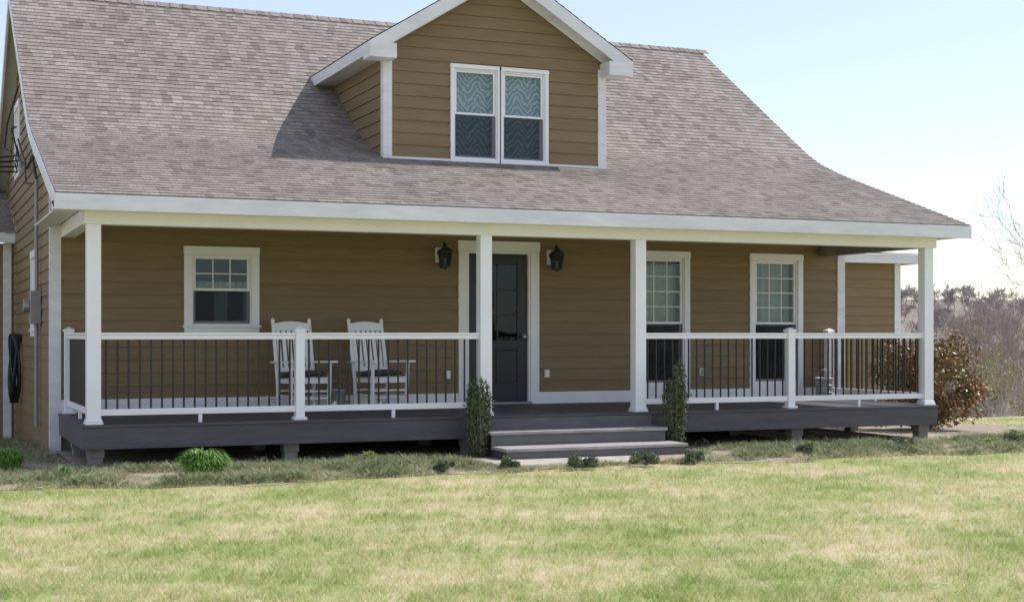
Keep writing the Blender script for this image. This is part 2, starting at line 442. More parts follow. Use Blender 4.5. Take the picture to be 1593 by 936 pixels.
for X0, X1 in ((RL-0.012, RL+0.02), (RR-0.02, RR+0.012)):
    b = B()
    for (y0, z0), (y1, z1) in zip(allp[:-1], allp[1:]):
        c = []
        for z_off in (-0.17, -0.004):
            for (yy, zz) in ((y0, z0), (y1, z1)):
                for xx in (X0, X1): c.append((xx, yy, zz+z_off))
        b.hexa(c, trimw)
    H(b, "rake_board", recalc=True)
b = B(); b.box(RL-0.012, RR+0.012, -0.375, -0.345, 2.80, 2.972, trimw)
b.box(RL-.012, RL+.25, -0.345, -0.08, 2.802, 2.9, trimw)
fas = H(b, "fascia", bevel=0.004)
b = B(); b.box(RL+.02, RR-.02, -0.345, 0.0, 2.815, 2.835, soffm)
b.box(RL+.02, XL-0.0, 0.0, 2.5, 2.815, 2.835, soffm); b.box(XR, RR-.02, 0.0, 2.5, 2.815, 2.835, soffm)
for i in range(40):
    xx = XL+i*0.3
    if xx < XR: b.box(xx, min(xx+0.285, XR), 0.0, YW, 2.86, 2.875, cream)
b.box(XL, XR, 0.0, YW, 2.876, 2.885, soffm)
H(b, "ceiling")
b = B(); b.box(-0.10, 11.30, -0.085, 0.085, 2.675, 2.845, cream)
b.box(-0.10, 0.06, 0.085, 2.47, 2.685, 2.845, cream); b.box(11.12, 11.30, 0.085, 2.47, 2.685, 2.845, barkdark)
b.box(-0.10, 11.30, -0.10, -0.085, 2.80, 2.84, cream)
H(b, "porch_beam", bevel=0.004)

# corner boards, skirt
b = B()
b.box(XL-0.035, XL+0.10, YW-0.035, YW-0.001, 0.0, 2.86, trimw); b.box(XL-0.034, XL-0.001, YW-0.002, YW+0.10, -0.3, 3.9, trimw)
H(b, "corner_board")
b = B()
b.box(XR-0.10, XR+0.035, YW-0.035, YW-0.001, 0.45, 2.86, trimw); b.box(XR+0.001, XR+0.034, YW-0.002, YW+0.10, -0.3, 3.9, trimw)
H(b, "corner_board")
for a0, a1 in ((XL+0.10, DOOR[0]), (DOOR[1], XR-0.10)):
    b = B(); b.box(a0+.001, a1-.001, YW-0.034, YW, 0.5, 0.665, white)
    H(b, "skirting_board", bevel=0.003)

# windows
def curtain(mp, a0, a1, z0, z1, d, mat, parent, amp=0.02, per=0.09):
    b = B(); n = max(8, int((a1-a0)/0.012))
    prev = None
    for i in range(n+1):
        a = a0+(a1-a0)*i/n; dd = d+amp*math.sin(2*math.pi*a/per)+0.4*amp*math.sin(a*37)
        cur = (mp(a, dd, z0), mp(a, dd, z1))
        if prev: b.poly([prev[0], cur[0], cur[1], prev[1]], mat)
        prev = cur
    return b.build("curtain", parent, smooth=True, recalc=False)

def window(mp, w, cols, rows, low_grid=False, sill=True, ratio=0.5, label=None, s=0.034, screen=True):
    a0, a1, z0, z1, c = w
    b = B(); q = lambda A0, A1, D0, D1, Z0, Z1, m=white: b.box(A0, A1, D0, D1, Z0, Z1, m, mp)
    h0, h1, k0, k1 = inner(w)
    q(a0, h0, 0, 0.040, z0+.001, z1-c)
    q(h1, a1, 0, 0.040, z0+.001, z1-c)
    q(a0-.004, a1+.004, 0, 0.046, z1-c+.001, z1+.006)
    q(h0, h1, 0, 0.036, z0+.001, k0)
    if sill: q(a0-.02, a1+.02, 0, 0.06, k0-.03, k0-.001)
    j = 0.02
    q(h0, h0+j, -.10, 0.015, k0, k1); q(h1-j, h1, -.10, 0.015, k0, k1)
    q(h0+j, h1-j, -.10, 0.014, k1-j, k1); q(h0+j, h1-j, -.10, 0.014, k0, k0+j)
    g0, g1, m0, m1 = h0+j, h1-j, k0+j, k1-j
    zm = m0+(m1-m0)*ratio
    def sash(Z0, Z1, D0, D1, grid):
        q(g0+.001, g0+s, D0, D1, Z0, Z1); q(g1-s, g1-.001, D0, D1, Z0, Z1)
        q(g0+s, g1-s, D0, D1-.001, Z0, Z0+s); q(g0+s, g1-s, D0, D1-.001, Z1-s, Z1)
        if grid:
            cc, rr = grid
            for i in range(1, cc):
                x = g0+s+(g1-g0-2*s)*i/cc; q(x-.007, x+.007, D0+.006, D1-.004, Z0+s, Z1-s)
            for i in range(1, rr):
                z = Z0+s+(Z1-Z0-2*s)*i/rr; q(g0+s, g1-s, D0+.007, D1-.005, z-.007, z+.007)
    sash(zm-.01, m1, -.035, -.005, (cols, rows) if cols else None)
    sash(m0, zm+.02, -.072, -.040, low_grid or None)
    o = H(b, "window", bevel=0.0025)
    if label: o["label"] = label
    g = B()
    for Z0, Z1, D in ((zm+.02, m1-s, -.02), (m0+s, zm-.01, -.056)):
        g.poly([mp(g0+s, D, Z0), mp(g1-s, D, Z0), mp(g1-s, D, Z1), mp(g0+s, D, Z1)], glassm)
    g.build("glass", o, recalc=False)
    if screen:
        g = B(); g.poly([mp(g0, -.008, m0), mp(g1, -.008, m0), mp(g1, -.008, zm-.012), mp(g0, -.008, zm-.012)], screenm)
        g.build("insect_screen", o, recalc=False)
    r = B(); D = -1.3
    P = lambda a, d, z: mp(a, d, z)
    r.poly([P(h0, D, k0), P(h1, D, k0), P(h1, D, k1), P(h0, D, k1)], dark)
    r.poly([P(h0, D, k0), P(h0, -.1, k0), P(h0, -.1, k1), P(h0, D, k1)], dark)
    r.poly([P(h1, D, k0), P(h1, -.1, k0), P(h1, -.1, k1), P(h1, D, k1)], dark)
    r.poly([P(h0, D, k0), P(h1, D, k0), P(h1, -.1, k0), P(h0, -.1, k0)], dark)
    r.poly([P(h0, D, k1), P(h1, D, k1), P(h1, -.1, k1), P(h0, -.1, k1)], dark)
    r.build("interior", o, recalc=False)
    return o
w = window(front, W1, 3, 2, label="small double-hung window with white casing", screen=True, low_grid=None)
curtain(front, 1.53, 2.28, 2.05, 2.17, -.16, sheer, w)
curtain(front, 1.54, 1.60, 1.62, 2.05, -.16, sheer, w); curtain(front, 2.21, 2.27, 1.62, 2.05, -.16, sheer, w)
curtain(front, 1.85, 2.02, 1.64, 2.05, -.20, sheer, w)
for W in (W2, W3):
    w = window(front, W, 3, 4, sill=False, ratio=0.48, label="tall double-hung window with white muntins")
    curtain(front, W[0]+.11, W[1]-.11, 1.60, 2.60, -.2, sheer, w, amp=0.012, per=0.12)
for W in (DW1, DW2):
    w = window(dorm, W, 0, 0, sill=False, label="double-hung dormer window with zebra curtain", s=0.03)
    curtain(dorm, W[0]+.06, W[1]-.06, W[2]+.06, W[3]-.06, -.115, zebra, w, amp=0.006, per=0.14)
window(left, GW1, 0, 0); window(left, GW2, 0, 0)

# door
b = B(); q = lambda A0, A1, D0, D1, Z0, Z1, m=white: b.box(A0, A1, D0, D1, Z0, Z1, m, front)
q(5.18, 5.31, 0, .04, .5, 2.64); q(6.27, 6.40, 0, .04, .5, 2.64); q(5.17, 6.41, 0, .048, 2.641, 2.785)
q(5.31, 5.34, -.12, .02, .5, 2.64); q(6.24, 6.27, -.12, .02, .5, 2.64); q(5.34, 6.24, -.12, .02, 2.61, 2.64)
q(5.30, 6.28, -.12, .06, .5, .535, greym)
H(b, "door_frame", bevel=0.003)
b = B(); D0, D1 = -.075, -.03
b.box(5.345, 5.49, D0, D1, .54, 2.605, doorm, front); b.box(6.09, 6.235, D0, D1, .54, 2.605, doorm, front)
b.box(5.49, 6.09, D0, D1-.001, 2.46, 2.605, doorm, front); b.box(5.49, 6.09, D0, D1-.001, .54, .80, doorm, front)
b.box(5.49, 6.09, D0, D1-.001, 1.26, 1.40, doorm, front)
b.box(5.49, 6.09, D0, D1-.016, .80, 1.26, doorm, front)
b.box(5.77, 5.81, D0, D1-.001, .80, 1.26, doorm, front)
b.box(5.779, 5.801, D0+.01, D1-.012, 1.40, 2.46, doorm, front)
for zz in (1.753, 2.107): b.box(5.49, 6.09, D0+.011, D1-.013, zz-.010, zz+.010, doorm, front)
door = H(b, "door", bevel=0.004)
g = B(); g.poly([front(5.49, -.05, 1.40), front(6.09, -.05, 1.40), front(6.09, -.05, 2.46), front(5.49, -.05, 2.46)], doorglass); g.build("door_glass", door, recalc=False)
g = B(); g.tube([front(6.17, -.031, 1.45), front(6.17, .03, 1.45), front(6.17, .031, 1.45), front(6.17, .055, 1.45), front(6.17, .065, 1.45)], [.022, .022, .028, .03, .015], galv, 14)
g.build("door_handle", door)
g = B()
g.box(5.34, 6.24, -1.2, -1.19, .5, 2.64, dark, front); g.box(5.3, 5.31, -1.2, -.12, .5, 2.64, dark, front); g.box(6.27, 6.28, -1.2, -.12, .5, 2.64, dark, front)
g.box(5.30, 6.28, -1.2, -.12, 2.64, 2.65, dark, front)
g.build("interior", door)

for X in (5.02, 6.52, 9.05):
    b = B(); b.box(X-.035, X+.035, .015, .05, .87, .98, white, front); b.box(X-.025, X+.025, .05, .058, .88, .97, greym if X > 9 else white, front)
    H(b, "outlet_cover", bevel=.005)

# wall lanterns
for X in (4.90, 6.585):
    b = B(); b.box(X-.06, X+.045, .0, .045, 2.47, 2.68, white, front); root = H(b, "wall_lantern", bevel=.004)
    b = B(); cx, cy = X+.035, YW-.16
    b.tube([(X, YW-.045, 2.60), (X, YW-.06, 2.60)], .042, black, 16)
    b.tube([(X, YW-.05, 2.60), (cx, YW-.09, 2.67), (cx, YW-.12, 2.735), (cx, cy, 2.74), (cx, cy-.005, 2.68)], .011, black, 8)
    def ring(h, z, s=1): return [(cx-h, cy-h, z), (cx+h, cy-h, z), (cx+h, cy+h, z), (cx-h, cy+h, z)]
    b.box(cx-.056, cx+.056, cy-.056, cy+.056, 2.395, 2.42, black)
    b.lathe(cx, cy, [(0.0, 2.37), (.024, 2.38), (.036, 2.395)], black, 12)
    for sx in (-1, 1):
        for sy in (-1, 1):
            b.tube([(cx+sx*.05, cy+sy*.05, 2.42), (cx+sx*.072, cy+sy*.072, 2.61)], .010, black, 6)
    for s_ in (-1, 1):
        b.tube([(cx, cy+s_*.05, 2.42), (cx, cy+s_*.072, 2.61)], .006, black, 6); b.tube([(cx+s_*.05, cy, 2.42), (cx+s_*.072, cy, 2.61)], .006, black, 6)
    b.box(cx-.085, cx+.085, cy-.085, cy+.085, 2.60, 2.62, black)
    A = ring(.087, 2.62); C = ring(.026, 2.68); 
    for i in range(4): b.poly([A[i], A[(i+1) % 4], C[(i+1) % 4], C[i]], black)
    b.lathe(cx, cy, [(.034, 2.675), (.026, 2.70), (.012, 2.71), (0, 2.72)], black, 12)
    b.build("lantern_cage", root)
    g = B(); A = ring(.046, 2.42); C = ring(.067, 2.605)
    for i in range(4): g.poly([A[i], A[(i+1) % 4], C[(i+1) % 4], C[i]], screenm)
    g.build("lantern_glass", root, recalc=False)
    g = B(); g.tube([(cx, cy, 2.42), (cx, cy, 2.52)], .012, cream, 8); g.build("bulb", root)

# dormer
CX = 5.65; HW = 1.625; SL = 0.62; APX = 6.53; TIP = 1.93
def dr(z):
    h = min(HW, max(0, (APX-0.07-z)/SL)); return (CX-h, CX+h)
b = B(); siding(b, dorm, dr, 3.70, 6.42, [inner(DW1), inner(DW2)])
dl = lambda a, d, z: (CX-HW-d, a, z); drr = lambda a, d, z: (CX+HW+d, a, z)
siding(b, dl, lambda z: (YD, 5.2), 3.70, 5.30, []); siding(b, drr, lambda z: (YD, 5.2), 3.70, 5.30, [])
dormer = H(b, "dormer", recalc=False); dormer["label"] = "gabled dormer with ochre lap siding and white trim"
b = B()
roof(b, [(CX-TIP, APX-TIP*SL), (CX, APX)], 1.87, 6.75, 'y'); roof(b, [(CX+TIP, APX-TIP*SL), (CX, APX)], 1.87, 6.75, 'y')
b.build("dormer_roof", dormer, recalc=False)
b = B()
for s in (-1, 1):
    def hx(xa, xb, ya, yb, lo, hi, m, s=s):
        c = []
        for o_ in (lo, hi):
            for yy in (ya, yb):
                for xx in (xa, xb): c.append((CX+s*xx, yy, APX-xx*SL+o_))
        b.hexa(c, m)
    hx(0, TIP+0.0, 1.875, 1.905, -.20, -.002, trimw)            # rake board
    hx(0.0, TIP-.02, 1.905, YD, -.10, -.07, trimw)              # rake soffit
    hx(0.0, HW+.06, YD-.045, YD-.03, -.21, -.10, trimw)          # frieze on face
    zt = APX-TIP*SL
    x0, x1 = sorted((CX+s*(TIP-.03), CX+s*TIP)); b.box(x0, x1, 1.906, 5.0, zt-.16, zt-.004, trimw)
    x0, x1 = sorted((CX+s*(HW+.0), CX+s*(TIP-.03))); b.box(x0, x1, YD, 5.0, zt-.155, zt-.135, soffm)
    x0, x1 = sorted((CX+s*(HW-.06), CX+s*(TIP+.004))); b.box(x0, x1, 1.868, YD-.022, zt-.215, zt-.02, trimw)   # boxed return
    x0, x1 = sorted((CX+s*(HW-.09), CX+s*(HW+.034))); b.box(x0, x1, YD-.036, YD-.001, 3.72, zt-.10, trimw)
    x0, x1 = sorted((CX+s*(HW+.001), CX+s*(HW+.033))); b.box(x0, x1, YD, YD+.09, 3.74, zt-.13, trimw)
b.box(CX-HW+.09, DW1[0], YD-.03, YD-.0, 3.80, 3.865, trimw); b.box(DW2[1], CX+HW-.09, YD-.03, YD-.0, 3.80, 3.865, trimw)
b.build("dormer_trim", dormer, bevel=0.003)

# deck
b = B()
y = -0.13; 
while y < YW-.03:
    b.box(-0.14, 11.30, y, min(y+.135, YW-.002), 0.472, 0.5, slate); y += .14
b.box(-0.125, 11.285, -0.115, -0.08, 0.235, 0.470, slate)
b.box(-0.125, -0.09, -0.08, 2.48, 0.235, 0.470, slate); b.box(11.25, 11.285, -0.08, 2.48, 0.235, 0.470, slate)
for i in range(20):
    xx = .3+i*.57; b.box(xx, xx+.04, -.08, 2.48, .27, .470, slate)
H(b, "porch_deck", bevel=0.003)
for X in (0.03, 2.2, 4.4, 6.9, 9.08, 11.16):
    for Y in (0.02, 1.6):
        b = B(); b.box(X-.075, X+.075, Y-.0, Y+.15, -.3, .13, block); b.box(X-.09, X+.09, Y-.01, Y+.16, .131, .234, block)
        H(b, "pier", bevel=.006)
# steps
b = B()
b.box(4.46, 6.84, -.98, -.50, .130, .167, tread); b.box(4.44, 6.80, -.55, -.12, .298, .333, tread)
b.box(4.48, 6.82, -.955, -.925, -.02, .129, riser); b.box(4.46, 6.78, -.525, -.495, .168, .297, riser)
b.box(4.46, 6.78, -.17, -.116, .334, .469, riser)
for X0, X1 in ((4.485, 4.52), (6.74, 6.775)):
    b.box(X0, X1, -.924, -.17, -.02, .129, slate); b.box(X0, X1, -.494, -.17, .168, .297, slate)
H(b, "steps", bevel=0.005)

# posts
for X in (0, 4.575, 6.68, 11.18):
    b = B(); b.box(X-.075, X+.075, -.075, .075, .5, 2.674, white)
    b.box(X-.095, X+.095, -.095, .095, .501, .53, white); b.box(X-.086, X+.086, -.086, .086, .531, .56, white)
    H(b, "porch_post", bevel=0.006)
def railpost(X, Y):
    b = B(); b.box(X-.052, X+.052, Y-.052, Y+.052, .5, 1.525, white)
    b.box(X-.075, X+.075, Y-.075, Y+.075, .501, .535, white); b.box(X-.066, X+.066, Y-.066, Y+.066, 1.515, 1.54, white)
    A = [(X-.066, Y-.066, 1.541), (X+.066, Y-.066, 1.541), (X+.066, Y+.066, 1.541), (X-.066, Y+.066, 1.541)]
    for i in range(4): b.poly([A[i], A[(i+1) % 4], (X, Y, 1.575)], white)
    H(b, "rail_post", bevel=0.004)
def railing(mp, a0, a1, foot=True):
    b = B()
    b.box(a0, a1, -.03, .03, 1.425, 1.475, white, mp); b.box(a0, a1, -.045, .045, 1.476, 1.50, white, mp)
    b.box(a0, a1, -.027, .027, .595, .665, white, mp)
    am = (a0+a1)/2
    if foot: b.box(am-.02, am+.02, -.02, .02, .5, .594, white, mp)
    o = H(b, "railing", bevel=0.004)
    g = B(); n = max(2, int(round((a1-a0)/.122)))
    for i in range(n):
        a = a0+(a1-a0)*(i+.5)/n
        g.tube([mp(a, 0, .66), mp(a, 0, 1.43)], .0115, black, 8)
    g.build("balusters", o, smooth=False)
fr = lambda a, d, z: (a, d, z)
railpost(2.29, 0); railpost(8.95, 0); railpost(-.02, 2.36); railpost(11.24, 2.36)
railing(fr, .075, 2.238); railing(fr, 2.342, 4.50); railing(fr, 6.755, 8.898); railing(fr, 9.002, 11.105)
railing(lambda a, d, z: (-.01+d, a, z), .075, 2.308); railing(lambda a, d, z: (11.22+d, a, z), .075, 2.308)

# rear-right wing
b = B()
wm = lambda a, d, z: (a, 5.0-d, z)
siding(b, wm, lambda z: (XR, 14.6), -0.99, 2.78, [])
siding(b, lambda a, d, z: (14.6+d, a, z), lambda z: (5.0, 9.5), -0.99, 2.78, [])
H(b, "wall", recalc=False)
b = B(); b.box(XR+.02, 14.95, 4.72, 4.75, 2.74, 2.90, trimw); b.box(14.50, 14.63, 4.964, 4.999, -.9, 2.75, trimw)
b.box(XR+.02, 14.95, 4.75, 5.0, 2.76, 2.78, soffm); b.box(XR+.04, XR+.14, 4.964, 4.999, -.9, 2.74, trimw)
b.box(14.92, 14.95, 4.751, 9.8, 2.742, 2.90, trimw)
H(b, "wing_trim", bevel=.003)
b = B(); roof(b, [(4.70, 2.905), (9.8, 3.30)], XR+.03, 14.97, 'x'); H(b, "roof", recalc=False)
# rear-left wing
b = B()
siding(b, lambda a, d, z: (a, 9.0-d, z), lambda z: (-4.5, XL-.02), -.99, 2.98, []); H(b, "wall", recalc=False)
b = B(); b.box(-4.8, XL-.03, 8.67, 8.70, 2.98, 3.13, trimw); b.box(-4.8, XL-.03, 8.70, 9.0, 3.0, 3.02, soffm)
b.box(-.40, -.27, 8.955, 8.999, -.9, 2.99, trimw); H(b, "wing_trim")
b = B(); roof(b, [(8.65, 3.135), (12.6, 4.7)], -4.85, XL-.03, 'x'); H(b, "roof", recalc=False)

# utilities on gable wall
b = B(); b.tube([(XL-.07, 4.0, .25), (XL-.07, 4.0, 3.55)], .026, greym, 10)
H(b, "conduit", smooth=False)
b = B(); b.box(XL-.16, XL-.02, 3.84, 4.16, 1.62, 2.06, greym); b.tube([(XL-.16, 4.0, 1.86), (XL-.24, 4.0, 1.86)], .09, galv, 18)
b.box(XL-.12, XL-.02, 4.14, 4.55, 1.75, 2.0, greym); H(b, "electric_meter", bevel=.01)
b = B()
for k in range(4):
    p0 = Vector((XL-.06, 7.3+.15*k, 4.25-.07*k)); p1 = Vector((-9, 5.0-k*.5, 5.9+.25*k))
    pts = [p0+Vector((-.03, .1, .15)), p0]
    for i in range(1, 15):
        t = i/14; p = p0.lerp(p1, t); p.z -= 1.1*math.sin(math.pi*t)*(1-t*.5); pts.append(p)
    b.tube(pts, .013, rubber, 5)
b.tube([(XL-.07, 4.0, 3.55), (XL-.10, 4.3, 3.9), (XL-.08, 5.5, 3.85), (XL-.08, 6.6, 4.05), (XL-.08, 7.3, 4.25)], .018, rubber, 6)
b.tube([(XL-.07, 4.0, 3.5), (XL-.16, 4.6, 3.55), (XL-.1, 5.6, 3.95), (XL-.08, 7.3, 4.5)], .014, rubber, 6)
b.tube([(XL-.08, 7.2, 5.3), (XL-.25, 7.1, 4.7), (XL-.3, 6.9, 4.3), (XL-.12, 6.6, 4.15), (XL-.2, 6.9, 4.6), (XL-.1, 7.4, 4.7)], .014, rubber, 6)
H(b, "service_cable")

# hose
b = B(); pts = []
for i in range(190):
    t = i/189*2*math.pi*9
    pts.append((XL-.10-.05*math.sin(i*.4)-.04*(i/190), 7.55+.36*math.cos(t)*(1+.10*math.sin(i*.21)), .95+.50*math.sin(t)+.03*math.sin(i*.3)))
b.tube(pts, .018, rubber, 6); b.box(XL-.12, XL-.02, 7.4, 7.7, 1.36, 1.48, black)
o = b.build("garden_hose"); tag(o, "coiled black garden hose hanging on a wall hook", "hose")

# ------------------------------------------------------------------ rocking chairs
def make_chair():
    root = empty("rocking_chair", (2.78, 1.75, .5), "white slatted porch rocking chair with dark seat cushion", "chair", "rocking chairs on the porch")
    def rz(y): return .022+.16*(y/.55)**2
    for s in (-1, 1):
        b = B(); ys = np.linspace(-.42, .52, 15)
        for y0, y1 in zip(ys[:-1], ys[1:]):
            c = []
            for dz in (-.022, .022):
                for yy in (y0, y1):
                    for xx in (s*.26-.016, s*.26+.016): c.append((xx, yy, rz(yy)+dz))
            b.hexa(c, white)
        b.build("rocker", root)
        b = B(); b.tube([(s*.26, -.22, rz(-.22)), (s*.265, -.235, .3), (s*.27, -.25, .62)], [.021, .027, .021], white, 10); b.build("leg", root)
        b = B(); b.tube([(s*.25, .20, rz(.2)), (s*.25, .20, .42)], [.021, .026], white, 10); b.build("leg", root)
        b = B(); 
        n = 8; ys = np.linspace(-.33, .27, n)
        for k in range(n-1):
            w0 = .055-.018*(k/(n-1)); w1 = .055-.018*((k+1)/(n-1))
            c = []
            for dz in (-.013, .013):
                for yy, ww in ((ys[k], w0), (ys[k+1], w1)):
                    for xx in (s*.285-ww, s*.285+ww): c.append((xx, yy, .635-.02*(yy+.33)+dz))
            b.hexa(c, white)
        b.build("armrest", root)
    b = B()
    for k in range(8):
        yy = -.27+k*.062; zz = .435-.06*(yy+.27)
        b.box(-.255, .255, yy, yy+.052, zz-.018, zz, white)
    b.box(-.26, -.22, -.25, .22, .36, .405, white); b.box(.22, .26, -.25, .22, .36, .405, white)
    b.box(-.22, .22, -.265, -.24, .36, .415, white); b.box(-.22, .22, .19, .215, .35, .39, white)
    for zz in (.17, .26): b.tube([(-.26, -.225, zz), (.26, -.225, zz)], .014, white, 8); b.tube([(-.25, .20, zz), (.25, .20, zz)], .014, white, 8)
    for s in (-1, 1): b.tube([(s*.26, -.225, .2), (s*.25, .2, .2)], .014, white, 8)
    b.build("seat", root, bevel=.003)
    b = B()
    by = lambda z: .21+.19*(z-.42)
    for s in (-1, 1):
        b.tube([(s*.25, by(.40), .40), (s*.252, by(.7), .7), (s*.255, by(1.12), 1.12), (s*.255, by(1.17), 1.17), (s*.255, by(1.19), 1.19)], [.026, .025, .022, .025, .010], white, 10)
    def bar(z0, z1, crest=0):
        n = 8; xs = np.linspace(-.245, .245, n+1)
        for k in range(n):
            c = []
            for top in (0, 1):
                for dy in (-.012, .012):
                    for xx in (xs[k], xs[k+1]):
                        zz = (z1+crest*math.cos(xx/.25*math.pi/2)) if top else z0
                        c.append((xx, by(zz)+dy+.02*math.cos(xx/.25*math.pi/2), zz))
            b.hexa(c, white)
    bar(1.03, 1.12, .03); bar(.50, .56)
    for k in range(6):
        xx = -.19+k*.076
        c = []
        for zz in (.54, 1.05):
            for dy in (-.006, .006):
                for dx in (-.025, .025): c.append((xx+dx, by(zz)+.015+dy, zz))
        b.hexa(c, white)
    b.build("backrest", root)
    b = B()
    n = 10
    for sgn in (0, 1):
        for i in range(n):
            for j in range(n):
                def pt(i, j):
                    u = i/n*2-1; v = j/n*2-1; th = .06*(max(0, (1-u**4)*(1-v**4)))**.5
                    return (.235*u, -.03+.215*v, .447-.06*(.22+.2*v)+.03+(th if sgn else -.022*(th/.06)))
                b.poly([pt(i, j), pt(i+1, j), pt(i+1, j+1), pt(i, j+1)], cushm)
    b.build("cushion", root, smooth=True)
    root.rotation_euler = (0, 0, math.radians(10))
    return root
ch = make_chair()
c2 = ch.copy(); COL.objects.link(c2); c2.location = (3.80, 1.72, .5); c2.rotation_euler = (0, 0, math.radians(16))
for k in list(ch.children):
    kk = k.copy(); kk.parent = c2; COL.objects.link(kk)

def bucket(X, Y, Z, r, h, label, name="metal_bucket", mat=galv):
    b = B(); b.lathe(X, Y, [(0, Z), (r*.8, Z), (r*.83, Z+.02), (r*.9, Z+h*.5), (r, Z+h-.02), (r*1.06, Z+h), (r*1.0, Z+h+.005), (r*.94, Z+h-.02), (r*.78, Z+.03), (0, Z+.03)], mat, 24)
    for zz in (.33, .66): b.lathe(X, Y, [(r*(.8+.2*zz)+.000, Z+h*zz-.008), (r*(.8+.2*zz)+.012, Z+h*zz), (r*(.8+.2*zz)+.000, Z+h*zz+.008)], mat, 24)
    pts = [(X+r*1.02*math.cos(t), Y-.02, Z+h+.9*r*math.sin(t)) for t in np.linspace(0, math.pi, 12)]
    b.tube(pts, .005, mat, 6)
    return tag(b.build(name, smooth=True), label, "bucket")
bucket(3.28, 1.95, .5, .13, .27, "galvanised bucket on the porch between rocking chairs")
bucket(11.0, 2.15, .5, .14, .32, "tall galvanised bucket by the porch railing")

# ------------------------------------------------------------------ ground
def ss(a, b_, x):
    t = np.clip((x-a)/(b_-a), 0, 1); return t*t*(3-2*t)
def ter(x, y): return -5.5*ss(0.5, 56, y)+19.0*ss(80, 400, y)+0*x
gx = np.unique(np.concatenate([np.linspace(-3000, -100, 16), np.linspace(-100, -12, 12), np.linspace(-12, 40, 70), np.linspace(40, 400, 40), np.linspace(400, 3000, 14)]))
gy = np.unique(np.concatenate([np.linspace(-600, -30, 8), np.linspace(-30, 0, 20), np.linspace(0, 60, 70), np.linspace(60, 500, 60), np.linspace(500, 3500, 14)]))
GX, GY = np.meshgrid(gx, gy); GZ = ter(GX, GY)
vs = np.stack([GX.ravel(), GY.ravel(), GZ.ravel()], 1); nx = len(gx)
fs = [(j*nx+i, j*nx+i+1, (j+1)*nx+i+1, (j+1)*nx+i) for j in range(len(gy)-1) for i in range(nx-1)]
me = bpy.data.meshes.new("ground"); me.from_pydata(vs.tolist(), [], fs); me.materials.append(lawnG)
me.polygons.foreach_set("use_smooth", [True]*len(fs))
g = bpy.data.objects.new("ground", me); COL.objects.link(g); tag(g, "patchy green and straw coloured spring lawn", kind="structure")
# bed sheet
def edge(x): return -1.75-.22*math.sin(x*.7+1)-.12*math.sin(x*1.9)-.05*math.sin(x*5.1)-(.25 if 1 < x < 8 else 0)
b = B(); xs = np.linspace(-7, 14.5, 130)
for x0, x1 in zip(xs[:-1], xs[1:]):
    e0, e1 = edge(x0), edge(x1)
    rows = [0, .15, .4, 1.0]; 
    for r0, r1 in zip(rows[:-1], rows[1:]):
        def P(x, e, r): y = e+(0.45-e)*r; return (x, y, .006+.03*min(1, r*2.5))
        b.poly([P(x0, e0, r0), P(x1, e1, r0), P(x1, e1, r1), P(x0, e0, r1)], bedm)
    yb = 2.6 if -.3 < x0 < 11.6 else 3.3
    b.poly([(x0, .45, .036), (x1, .45, .036), (x1, yb, .036 if yb < 3 else -.02), (x0, yb, .036 if yb < 3 else -.02)], bedm)
tag(b.build("planting_bed", recalc=False), "mulched planting bed along the porch", kind="structure")
b = B(); b.box(4.15, 6.2, -1.68, -.98, .0, .045, concrete); tag(b.build("path", bevel=.01), "short concrete landing slab before the steps", kind="structure")

# blades
def blades(name, x, y, z, h, w, lean, mat, rnd):
    n = len(x); a = np.random.rand(n)*2*np.pi; la = np.random.rand(n)*2*np.pi
    dx, dy = np.cos(a)*w/2, np.sin(a)*w/2; L = lean*h
    V = np.empty((n, 3, 3), dtype=np.float32)
    V[:, 0] = np.stack([x-dx, y-dy, z], 1); V[:, 1] = np.stack([x+dx, y+dy, z], 1)
    V[:, 2] = np.stack([x+np.cos(la)*L, y+np.sin(la)*L, z+h], 1)
    me = bpy.data.meshes.new(name); me.vertices.add(n*3); me.vertices.foreach_set("co", V.ravel())
    me.loops.add(n*3); me.loops.foreach_set("vertex_index", np.arange(n*3, dtype=np.int32))
    me.polygons.add(n); me.polygons.foreach_set("loop_start", np.arange(0, n*3, 3, dtype=np.int32)); me.polygons.foreach_set("loop_total", np.full(n, 3, dtype=np.int32))
    at = me.attributes.new("rnd", 'FLOAT', 'POINT'); at.data.foreach_set("value", np.repeat(rnd, 3).astype(np.float32))
    me.materials.append(mat); me.update(calc_edges=True); me.validate()
    o = bpy.data.objects.new(name, me); COL.objects.link(o); return o
CAMX, CAMY, TH = -1.876, -16.18, math.radians(22.85)
N = 360000
t = np.exp(np.random.rand(N)*(math.log(27)-math.log(6.5))+math.log(6.5)); a = (np.random.rand(N)-.5)*.92
X = CAMX+t*(math.sin(TH)+a*math.cos(TH)); Y = CAMY+t*(math.cos(TH)-a*math.sin(TH))
cl = np.sin(X*9.1+1.7*np.sin(Y*4.3))*np.sin(Y*8.3+1.9*np.sin(X*5.7))+.6*np.sin(X*21.3+Y*6.1)*np.sin(Y*19.7-X*7.9)
eg = -1.75-.22*np.sin(X*.7+1)-.12*np.sin(X*1.9)-.05*np.sin(X*5.1)-np.where((X > 1) & (X < 8), .25, 0)
keep = ((Y < eg+.06+.1*np.random.randn(N)) | (X > 14.4+.2*np.random.randn(N)) | ((X > 11.9) & (Y > 3.1))) & (np.random.rand(N) < .8+.35*cl)
X, Y, t, cl = X[keep], Y[keep], t[keep], cl[keep]; n = len(X)
h = (.020+.036*np.random.rand(n))*(1+.35*np.clip(cl, -.8, 1))
o = blades("lawn_grass", X, Y, ter(X, Y)-.002, h, .0038+.00022*t, .8, lawnB, np.clip(np.random.rand(n)-.12*cl, 0, 1)); tag(o, "short spring grass with dry straw patches", kind="stuff")

